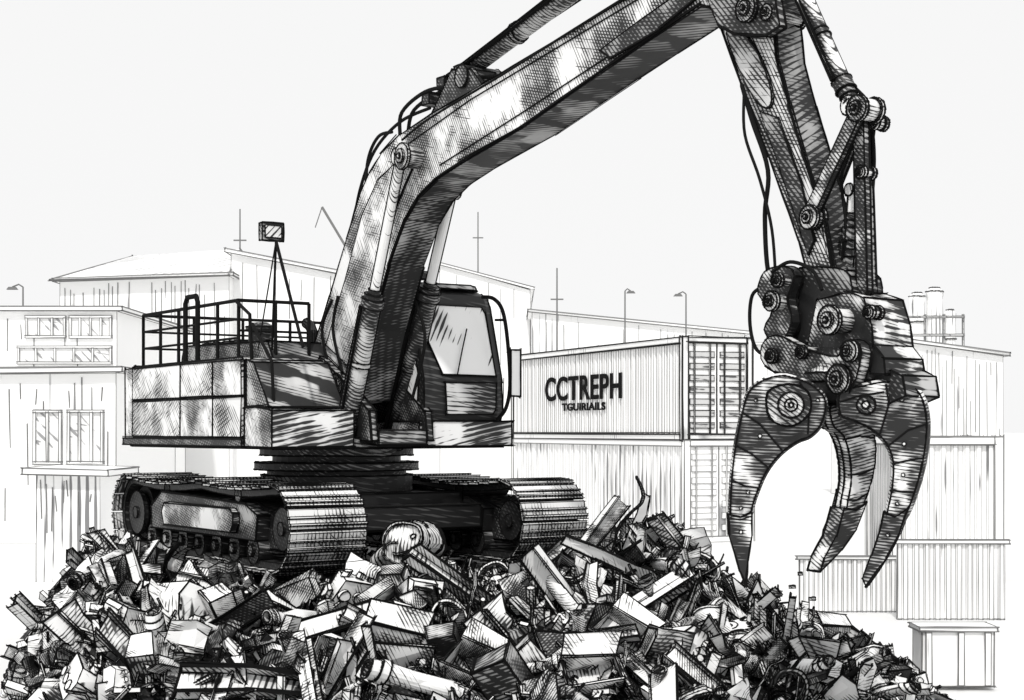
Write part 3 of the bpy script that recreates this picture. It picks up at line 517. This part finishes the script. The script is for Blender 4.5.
kinds = {'open_metal_box': (k_box, 'open metal box', 'box', 'open metal boxes in the scrap heap', 26),
 'steel_beam': (k_beam, 'short steel beam', 'beam', 'short steel beams in the scrap heap', 38), 'steel_pipe': (k_pipe, 'hollow collared pipe', 'pipe', 'pipes in the scrap heap', 66),
 'crumpled_sheet': (k_sheet, 'crumpled metal sheet', 'metal sheet', 'crumpled sheets in the scrap heap', 66), 'metal_drum': (k_drum, 'ribbed metal drum', 'drum', 'drums in the scrap heap', 14),
 'metal_plate': (k_plate, 'torn metal plate', 'plate', 'torn plates in the scrap heap', 50), 'angle_iron': (k_angle, 'bent angle iron', 'angle iron', 'angle irons in the scrap heap', 56),
 'wheel_rim': (k_rim, 'spoked wheel rim', 'wheel rim', 'wheel rims in the scrap heap', 18), 'rubber_ring': (k_ring, 'thick round ring', 'ring', 'round rings in the scrap heap', 22),
 'coil_spring': (k_spring, 'coil spring', 'spring', 'coil springs in the scrap heap', 14), 'gear_wheel': (k_gear, 'toothed gear wheel', 'gear', 'gear wheels in the scrap heap', 14),
 'machine_block': (k_block, 'bolted machine block', 'machine part', 'machine blocks in the scrap heap', 30), 'bent_rod': (k_rod, 'thin bent rod', 'rod', 'bent rods in the scrap heap', 70),
 'steel_channel': (k_channel, 'U shaped steel channel', 'channel', 'steel channels in the scrap heap', 48), 'fuel_canister': (k_canister, 'square handled canister', 'canister', 'canisters in the scrap heap', 12)}
tones = (('pale', S_pale), ('grey', S_grey), ('dark', S_dark)); meshes = {}
for kn, kv in kinds.items():
    for ti, (tn, tm) in enumerate(tones): meshes[kn, tn] = [kv[0]().dent(0.0 if kn in ('coil_spring', 'crumpled_sheet') else 0.08, ti * 7.3 + vi * 3.1).mesh(kn, tm, ink=0.0088, ang=30) for vi in range(2)]
placed = []
def put(kn, tn, loc, rot, s):
    o = bpy.data.objects.new(kn, random.choice(meshes[kn, tn])); C.objects.link(o); o.location = loc; o.rotation_euler = rot; o.scale = (s * U(0.8, 1.3), s * U(0.75, 1.15), s * U(0.8, 1.2)) if kn not in ('coil_spring', 'wheel_rim', 'gear_wheel', 'rubber_ring') else (s, s, s); placed.append((o, kn, tn, s))
def on_heap(u, v):
    for k in range(700):
        Y = 12 + k * 0.015; p = at(u, v, Y)
        if hh(p.x, p.y) >= p.z: return p
    return at(u, v, 15.5)
feat = [('steel_beam', 'dark', 232, 628, (0.3, -0.45, -0.5), 1.1), ('open_metal_box', 'pale', 395, 655, (0.5, 0.2, 0.5), 1.05), ('open_metal_box', 'grey', 842, 655, (0.3, 0.15, 0.7), 1.1),
 ('open_metal_box', 'pale', 590, 680, (0.9, -0.1, 0.3), 0.9), ('crumpled_sheet', 'pale', 190, 615, (1.0, 0.2, 0.3), 0.95), ('steel_channel', 'pale', 455, 592, (0.9, 0.6, 0.2), 1.2), ('metal_plate', 'pale', 500, 640, (1.0, 0.9, 0.2), 1.1), ('machine_block', 'pale', 355, 600, (0.4, 0.3, 0.5), 1.0),
 ('open_metal_box', 'pale', 620, 640, (0.6, 0.5, -0.4), 0.8), ('metal_plate', 'pale', 330, 640, (1.1, -0.3, 0.1), 1.2), ('steel_pipe', 'grey', 720, 610, (0.2, 0.7, 0.3), 1.1), ('angle_iron', 'pale', 610, 575, (0.4, 0.5, -0.3), 1.2), ('steel_beam', 'grey', 560, 600, (0.5, 0.9, 0.4), 0.9),
 ('metal_plate', 'pale', 85, 640, (1.2, 0.8, 0.3), 1.1), ('steel_channel', 'grey', 140, 660, (0.8, 0.6, -0.4), 1.2), ('crumpled_sheet', 'pale', 690, 655, (0.9, 0.2, -0.2), 1.0), ('wheel_rim', 'grey', 700, 575, (1.2, 0.3, 0), 0.8), ('fuel_canister', 'grey', 300, 595, (0.5, 1.2, 0.4), 0.8), ('bent_rod', 'dark', 628, 520, (0, -1.1, 0.2), 0.7),
 ('steel_beam', 'grey', 603, 530, (0.2, -0.9, 0.2), 0.6), ('angle_iron', 'pale', 640, 535, (0.4, -1.0, -0.3), 0.8), ('metal_plate', 'grey', 650, 550, (0.6, 0.9, 0.2), 0.8),
 ('metal_plate', 'pale', 118, 560, (0.6, 0.9, 0.2), 0.8), ('steel_pipe', 'pale', 430, 690, (0.1, 0.3, 0.5), 1.2), ('steel_channel', 'pale', 250, 690, (0.9, 0.1, 0.2), 1.3), ('wheel_rim', 'pale', 495, 585, (1.1, -0.3, 0), 0.8), ('steel_beam', 'pale', 640, 610, (0.9, -0.5, 0.3), 0.9), ('metal_plate', 'grey', 770, 625, (1.0, 0.9, 0.3), 1.0), ('gear_wheel', 'grey', 365, 625, (1.1, 0.2, 0), 0.9),
 ('metal_plate', 'pale', 285, 618, (0.9, 0.5, 0.6), 1.0), ('open_metal_box', 'pale', 470, 672, (0.7, 0.4, -0.3), 0.9), ('steel_channel', 'pale', 540, 572, (0.9, -0.7, 0.4), 0.9)]
fp = []
for kn, tn, u, v, r, s in feat:
    p = on_heap(u, v); put(kn, tn, p + V((0, -0.1, 0.05)), r, s); fp.append((u, v))
put('metal_drum', 'pale', at(416, 541, 15.9), (1.42, 0.0, -0.25), 1.15); put('metal_drum', 'grey', at(388, 557, 15.6), (1.3, 0.2, 0.6), 0.6)
for kn, kv in kinds.items():
    n = 0; tries = 0
    while n < kv[4] and tries < 4000:
        tries += 1; X = U(-5.3, 4.7); Y = U(12.5, 18.0) if random.random() < 0.88 else U(18, 20); z = hh(X, Y)
        if z < 0.15 or infoot(X, Y, 0.36): continue
        l = RT @ (V((X, Y, 0)) - V((R0.x, R0.y, 0)))
        if abs(l.x) < 2.3 and abs(l.y) < 1.8: continue
        u, v = px((X, Y, z))
        if v > 712 or u < 15 or u > 965: continue
        if abs(u - 416) < 30 and 520 < v < 562: continue
        if any((u - a) ** 2 + (v - b) ** 2 < 28 ** 2 for a, b in fp) and random.random() < 0.8: continue
        s = U(0.42, 0.88) * (1.0 if Y < 15.5 else 0.8)
        if infoot(X, Y, 0.7): s *= 0.6
        tn = random.choices(('pale', 'grey', 'dark'), (7, 4, 2))[0]
        put(kn, tn, (X, Y, z + U(0.0, 0.16) * s), (U(-1.3, 1.3), U(-1.3, 1.3), U(0, 6.28)), s); n += 1
def col(u):
    for lim, t in ((70, 'far left end'), (120, 'left end'), (165, 'below near track tail'), (205, 'below near track rear'), (250, 'below near track middle'), (290, 'below near track rollers'), (330, 'below near track nose'), (365, 'under boom foot'), (400, 'below turntable'), (440, 'between the two tracks'), (475, 'below far track side'), (510, 'below cab'), (545, 'below far track nose'), (585, 'below far track tip'), (620, 'beside far track'), (660, 'beneath container letters'), (700, 'below container corner'), (735, 'left of grapple'), (780, 'below left tine'), (830, 'below rear tines'), (880, 'below right tine')):
        if u < lim: return t
    return 'right foot of heap'
cells = {}
for o, kn, tn, s in placed:
    u, v = px(o.location); row = 'top row' if v < 550 else ('high' if v < 580 else ('halfway down' if v < 615 else ('low' if v < 660 else 'lowest')))
    cells.setdefault((kn, tn, row, col(u)), []).append((u, o, s))
for (kn, tn, row, cc), L in cells.items():
    L.sort(key=lambda x: x[0]); n = len(L); kv = kinds[kn]
    for i, (u, o, s) in enumerate(L):
        q = '' if n == 1 else ('leftmost' if i == 0 else 'rightmost' if i == n - 1 else 'middle')
        tag(o, f"{tn} {kv[1]}, {q + ' ' if q else ''}{row} in the heap, {cc}", kv[2], kv[3])
for i, (u, v) in enumerate(((778, 596), (792, 588), (812, 600), (742, 603), (800, 575), (825, 560))):
    m = MB(); a = U(0.015, 0.03); m.prism([(-a, -a, 0), (a, -a * 0.5, 0), (a * 0.4, a, 0)], (0, 0.01, 0.02)); o = m.build('scrap_chip', S_dark, ink=0.004); o.location = at(u, v, 11.3)
    tag(o, 'tiny dark chip of metal falling in the air between the grapple tips', 'chip', 'chips falling from the grapple')
# ------------------------------------------------------------------ background
def corr(name, A, B, z0, z1, mat, parent, pitch=0.3, depth=0.05, inkr=0.012, inkm=None):
    A = V((A[0], A[1], 0)); B = V((B[0], B[1], 0)); d = (B - A); L = d.length; d /= L; n = V((d.y, -d.x, 0)); k = max(2, int(L / pitch)); pts = []
    for i in range(k):
        for f, dd in ((0, 0), (0.35, 0), (0.5, depth), (0.85, depth)): pts.append(A + d * (L * (i + f) / k) + n * dd)
    pts.append(B.copy()); m = MB(); q = len(pts)
    m.add([p + V((0, 0, z0)) for p in pts] + [p + V((0, 0, z1)) for p in pts], [(i, i + 1, q + i + 1, q + i) for i in range(q - 1)])
    return m.build(name, mat, parent, ink=inkr, inkm=inkm or INKG, ang=30, double=False)
def container(name, A, ang, L, W, Hh, z, mat, label, group=None, inkr=0.02, pitch=0.35, doors=True, inkm=None):
    e = empty(name, (A[0], A[1], z), ang)
    tag(e, label, 'container', group); km = inkm or INKG
    m = MB(); f = 0.14
    for y in (0, W - f):
        for zz in (0, Hh - f): m.box(f, L - f, y, y + f, zz, zz + f)
    for x in (0, L - f):
        for zz in (0, Hh - f): m.box(x, x + f, f, W - f, zz, zz + f)
        for y in (0, W - f): m.box(x - 0.01, x + f + 0.01, y - 0.01, y + f + 0.01, -0.005, Hh + 0.005)
    m.build('frame', M_cont, e, ink=inkr, inkm=km)
    corr('side_panel', (f, 0.09), (L - f, 0.09), f, Hh - f, mat, e, pitch, 0.05, inkr * 0.35, INKG); corr('side_panel', (L - f, W - 0.09), (f, W - 0.09), f, Hh - f, mat, e, pitch, 0.05, inkr * 0.5, km)
    corr('end_panel', (0.08, W - f), (0.08, f), f, Hh - f, mat, e, pitch, 0.04, inkr * 0.5, km)
    if doors:
        for y0, y1 in ((f, W / 2 - 0.01), (W / 2 + 0.01, W - f)):
            m = MB(); m.box(L - 0.1, L - 0.05, y0, y1, f, Hh - f); d = m.build('door', M_cont, e, ink=inkr * 0.6, inkm=km)
            for y in (y0 + 0.2, y1 - 0.2):
                m = MB(); m.cyl((L - 0.02, y, f), (L - 0.02, y, Hh - f), 0.022, n=8); m.build('locking_bar', M_cont, d, ink=inkr * 0.3, inkm=km)
            for k in range(7):
                zz = 0.3 + k * 0.3; m = MB(); m.box(L - 0.048, L - 0.02, y0 + 0.08, y1 - 0.08, zz, zz + 0.14); m.build('door_rib', M_louv if z > 1 else M_cont, d, ink=inkr * 0.35, inkm=km)
    else: corr('end_panel', (L - 0.08, f), (L - 0.08, W - f), f, Hh - f, mat, e, pitch, 0.04, inkr * 0.5, km)
    m = MB(); m.box(0.05, L - 0.05, 0.05, W - 0.05, Hh - 0.1, Hh - 0.02); m.build('roof_panel', mat, e, ink=0)
    return e
A_ = at(683, 440, 40.4); B_ = V((0.0, 51.0, 0)); dv = (V((A_.x, A_.y, 0)) - B_); LC = dv.length; angc = math.atan2(dv.y, dv.x)
c1 = container('shipping_container', B_, angc, LC, 2.0, 2.6, 2.6, M_cont, 'pale shipping container with dark lettering on its side, stacked on top beside the cab', inkr=0.028, inkm=INKM, pitch=0.3)
c2 = container('shipping_container', B_, angc, LC + 0.1, 2.0, 2.58, 0.0, M_contd, 'ribbed shipping container standing on the ground beneath the lettered one', inkr=0.016, pitch=0.4)
def text(s, parent, bold=0.0):
    cu = bpy.data.curves.new('t', 'FONT'); cu.body = s; cu.size = 1; cu.extrude = 0.01; cu.offset = bold; cu.space_character = 1.06
    ob = bpy.data.objects.new('t', cu); C.objects.link(ob); dg = bpy.context.evaluated_depsgraph_get(); me = bpy.data.meshes.new_from_object(ob.evaluated_get(dg))
    bpy.data.objects.remove(ob); me.materials.clear(); me.materials.append(INK); o = bpy.data.objects.new('lettering', me); C.objects.link(o); o.parent = parent
    xs_ = [v.co.x for v in me.vertices]; return o, min(xs_), max(xs_)
for s, z, x0f, x1f, hgt, bo in (('CCTREPH', 1.14, 0.23, 0.69, 0.68, 0.022), ('TGUIRIAILS', 0.82, 0.34, 0.60, 0.21, 0.03)):
    o, a, b = text(s, c1, bo); sx = LC * (x1f - x0f) / (b - a)
    o.rotation_euler = (math.pi / 2, 0, 0); o.scale = (sx, hgt / 0.7, 1); o.location = (LC * x0f - a * sx, 0.015, z)
def bldg(name, label, u0, u1, vt0, vt1, Y, depth, mat, inkr=0.02, windows=(), inkm=None, cat='building', pitch=1.0, hmax=0.45):
    a = at(u0, vt0, Y); b = at(u1, vt1, Y); e = empty(name, ((a.x + b.x) / 2, Y, 0)); tag(e, label, cat); hx = (b.x - a.x) / 2; za, zb = a.z, b.z; km = inkm or INKG
    m = MB(); m.prism([(-hx, 0, 0), (hx, 0, 0), (hx, 0, zb), (-hx, 0, za)], (0, depth, 0)); n = int(2 * hx / pitch)
    for i in range(1, n):
        x = -hx + 2 * hx * i / n + U(-0.25, 0.25) * pitch; zt = za + (zb - za) * i / n; t0 = U(0.1, 0.5) if random.random() < 0.7 else U(0.5, 3.5); h = min(U(0.05, hmax) * zt + t0, zt - 0.1); lean = U(-0.03, 0.03)
        m.add([(x - 0.004, -0.012, zt - h), (x + 0.004, -0.012, zt - h), (x + 0.004 + lean, -0.012, zt - t0), (x - 0.004 + lean, -0.012, zt - t0)], [(0, 1, 2, 3)])
    m.build('wall', mat, e, ink=inkr * 0.65, inkm=km, double=False)
    m = MB(); m.prism([(-hx - 0.2, -0.2, za + 0.003), (hx + 0.2, -0.2, zb + 0.003), (hx + 0.2, -0.2, zb + 0.12), (-hx - 0.2, -0.2, za + 0.12)], (0, depth + 0.4, 0)); 
    m.build('roof_edge', M_wallp, e, ink=inkr * 1.2, inkm=km)
    for (wu0, wv0, wu1, wv1, nx_) in windows:
        p = at(wu0, wv0, Y); q = at(wu1, wv1, Y); x0 = p.x - e.location.x; x1 = q.x - e.location.x; m = MB(); t = 0.06
        m.box(x0, x1, -0.09, -0.005, q.z, q.z + t); m.box(x0, x1, -0.09, -0.005, p.z - t, p.z); m.box(x0, x0 + t, -0.088, -0.005, q.z + t, p.z - t); m.box(x1 - t, x1, -0.088, -0.005, q.z + t, p.z - t)
        for i in range(1, nx_): x = x0 + (x1 - x0) * i / nx_; m.box(x - 0.03, x + 0.03, -0.086, -0.005, q.z + t, p.z - t)
        wo = m.build('window', M_wallp, e, ink=inkr * 0.6, inkm=km); m = MB(); m.box(x0 + t, x1 - t, -0.03, -0.015, q.z + t, p.z - t); m.build('pane', M_win, wo, ink=0)
    return e
e = bldg('warehouse', 'long clad warehouse with a shallow pitched roof behind the guard rails', 60, 229, 282, 276, 60, 14, M_wall, pitch=0.18, hmax=0.6)
a = at(50, 280, 59.6); b = at(229, 275, 59.6); r0 = at(132, 256, 67); r1 = at(240, 249, 67); L0 = e.location
m = MB(); m.add([V(a) - L0, V(b) - L0, V(r1) - L0, V(r0) - L0, V((a.x, 75, a.z)) - L0, V((b.x, 75, b.z)) - L0], [(0, 1, 2, 3), (3, 2, 5, 4), (0, 3, 4)]); m.build('pitched_roof', M_roof, e, ink=0.035, inkm=INKG)
bldg('warehouse', 'flat topped pale hall joined to the right of the pitched warehouse', 231, 345, 252, 276, 61, 12, M_wallp, pitch=0.5, hmax=0.3)
bldg('office_building', 'low office block with a band of windows at the far left', -60, 117, 311, 311, 48, 10, M_wallp, windows=((26, 316, 66, 338, 3), (70, 316, 112, 338, 4), (18, 346, 112, 364, 5)), pitch=0.4, hmax=0.25)
bldg('office_building', 'nearer office annexe with two tall windows at the left edge', -60, 116, 374, 372, 40, 7, M_wall, windows=((34, 410, 62, 464, 2), (68, 410, 104, 464, 3)), pitch=0.2, hmax=0.35)
bldg('storage_shed', 'low ribbed shed at left behind the heap beside the track', 36, 100, 474, 476, 30, 2, M_contd, inkr=0.012, pitch=0.1)
bldg('warehouse', 'long low shed with a sloping roofline behind the lettered container', 532, 745, 312, 334, 75, 12, M_wall, pitch=0.35)
bldg('warehouse', 'tall narrow gable of a hall behind the excavator cab', 440, 530, 264, 290, 80, 12, M_wallp, pitch=0.7)
bldg('warehouse', 'ribbed grey hall along the right edge behind the grapple', 895, 1003, 340, 356, 60, 12, M_wall, pitch=0.15, hmax=0.8)
bldg('warehouse', 'faint pale hall between the lettered container and the grapple', 748, 880, 345, 345, 85, 12, M_wallp, pitch=1.0, inkr=0.012)
a = at(893, 436, 30); b = at(1003, 436, 30)
container('shipping_container', (a.x, 30), 0, b.x - a.x, 2.3, 2.72, 0, M_contd, 'ribbed shipping container standing right of the grapple', pitch=0.2, doors=False, inkr=0.014)
def fence(u0, u1, vt, Y, label, pitch=0.14):
    a = at(u0, vt, Y); b = at(u1, vt, Y); e = empty('corrugated_fence', (a.x, Y, 0)); tag(e, label, 'fence'); W = b.x - a.x
    corr('fence_panel', (0, 0), (W, 0), 0.02, a.z - 0.05, M_cont, e, pitch, 0.03, 0.007); m = MB(); m.box(-0.05, W + 0.05, -0.05, 0.02, a.z - 0.05, a.z); m.build('top_rail', M_cont, e, ink=0.009, inkm=INKG)
    for k in range(int(W / 1.5) + 1): m = MB(); m.box(k * 1.5, k * 1.5 + 0.06, 0.045, 0.1, 0, a.z - 0.06); m.build('post', M_win, e, ink=0.006, inkm=INKG)
fence(898, 1005, 540, 24, 'low corrugated fence with a plain top rail below the right hand container', 0.15); fence(800, 896, 556, 25, 'low corrugated fence behind the open grapple tines', 0.15)
a = at(922, 627, 17.5); b = at(994, 627, 17.5); e = empty('storage_bin', (a.x, 17.5, 0)); tag(e, 'pale square storage bin at the bottom right beside the heap', 'bin'); W = b.x - a.x
m = MB(); m.box(0, W, 0, 0.4, 0.05, a.z - 0.05); m.build('bin_body', M_cont, e, ink=0.009, inkm=INKG); m = MB(); m.box(-0.03, W + 0.03, -0.03, 0.43, a.z - 0.047, a.z); m.build('bin_lid', M_wallp, e, ink=0.009, inkm=INKG)
for x in (0.04, W / 2, W - 0.1): m = MB(); m.box(x, x + 0.06, -0.03, -0.002, 0.06, a.z - 0.06); m.build('bin_rib', M_cont, e, ink=0.006, inkm=INKG)
e = empty('tank_tower', (at(928, 300, 66).x, 66, 0)); tag(e, 'small tower of storage tanks with railings above the right hand hall', 'tank tower')
for u0, u1, v in ((909, 925, 293), (926, 943, 288), (944, 956, 310)):
    p = at(u0, v, 66); q = at(u1, v, 66); x = (p.x + q.x) / 2 - e.location.x; r = (q.x - p.x) / 2; m = MB(); m.prof((x, 0, 0), (0, 0, 1), [(0, r * 0.9), (p.z - 1.2, r * 0.9), (p.z - 1.2, r), (p.z - 1.1, r), (p.z - 0.5, r * 0.9), (p.z - 0.3, r), (p.z - 0.15, r), (p.z, r * 0.6)], n=16); m.build('tank', M_contd, e, ink=0.04, inkm=flat('tank_ink', 0.1))
m = MB()
for v in (318, 336):
    p = at(903, v, 65); q = at(960, v, 65); m.box(p.x - e.location.x, q.x - e.location.x, -1.6, -1.5, p.z - 0.03, p.z + 0.03)
for u in (903, 922, 941, 960): p = at(u, 316, 65); m.box(p.x - e.location.x - 0.03, p.x - e.location.x + 0.03, -1.48, -1.4, 0, p.z)
m.build('scaffold', M_win, e, ink=0.02, inkm=INKG)
def lamp(u, v, Y, arm, label, name='lamp_post', cat='lamp post', mast=False):
    p = at(u, v, Y); e = empty(name, (p.x, Y, 0)); tag(e, label, cat); m = MB(); m.cyl((0, 0, 0), (0, 0, p.z), 0.055, 0.03, n=8); m.build('pole', M_pole, e, ink=0)
    if mast:
        m = MB(); m.box(-0.28, 0.28, -0.03, 0.03, p.z - 1.4, p.z - 1.34); m.build('crossbar', M_pole, e, ink=0)
    elif arm:
        m = MB(); m.tube([(0, 0, p.z), (arm * 0.4, 0, p.z + 0.1), (arm, 0, p.z)], 0.03, 6); m.build('arm', M_pole, e, ink=0); m = MB(); m.prism([(arm - 0.2, -0.1, p.z - 0.1), (arm + 0.2, -0.1, p.z - 0.1), (arm + 0.12, -0.1, p.z), (arm - 0.12, -0.1, p.z)], (0, 0.2, 0)); m.build('lamp_head', M_pole, e, ink=0)
lamp(557, 268, 70, 0, 'tall thin mast with a crossbar behind the lettered container', 'mast', 'mast', True); lamp(478, 212, 85, 0, 'tallest thin mast with a crossbar right of the boom', 'mast', 'mast', True)
lamp(625, 291, 70, 0.25, 'lamp post above the middle of the lettered container'); lamp(686, 294, 70, -0.35, 'lamp post above the door end of the lettered container'); lamp(240, 209, 70, 0, 'thin mast rising over the pitched warehouse roof', 'mast', 'mast', True)
lamp(23, 287, 60, -0.4, 'lamp post over the office block at the far left')
p = at(322, 207, 70); e = empty('jib_crane', (at(345, 260, 70).x, 70, 0)); tag(e, 'small slanted jib crane on the skyline left of the boom', 'crane')
m = MB(); z1 = at(0, 250, 70).z; m.cyl((0, 0, 0), (0, 0, z1), 0.08, n=8); m.build('mast', M_pole, e, ink=0)
m = MB(); m.tube([(0.3, 0, z1 - 0.3), (p.x - e.location.x, 0, p.z)], 0.06, 6); m.tube([(p.x - e.location.x, 0, p.z), (p.x - e.location.x - 0.3, 0, p.z - 0.9)], 0.025, 5); m.build('jib', M_pole, e, ink=0)
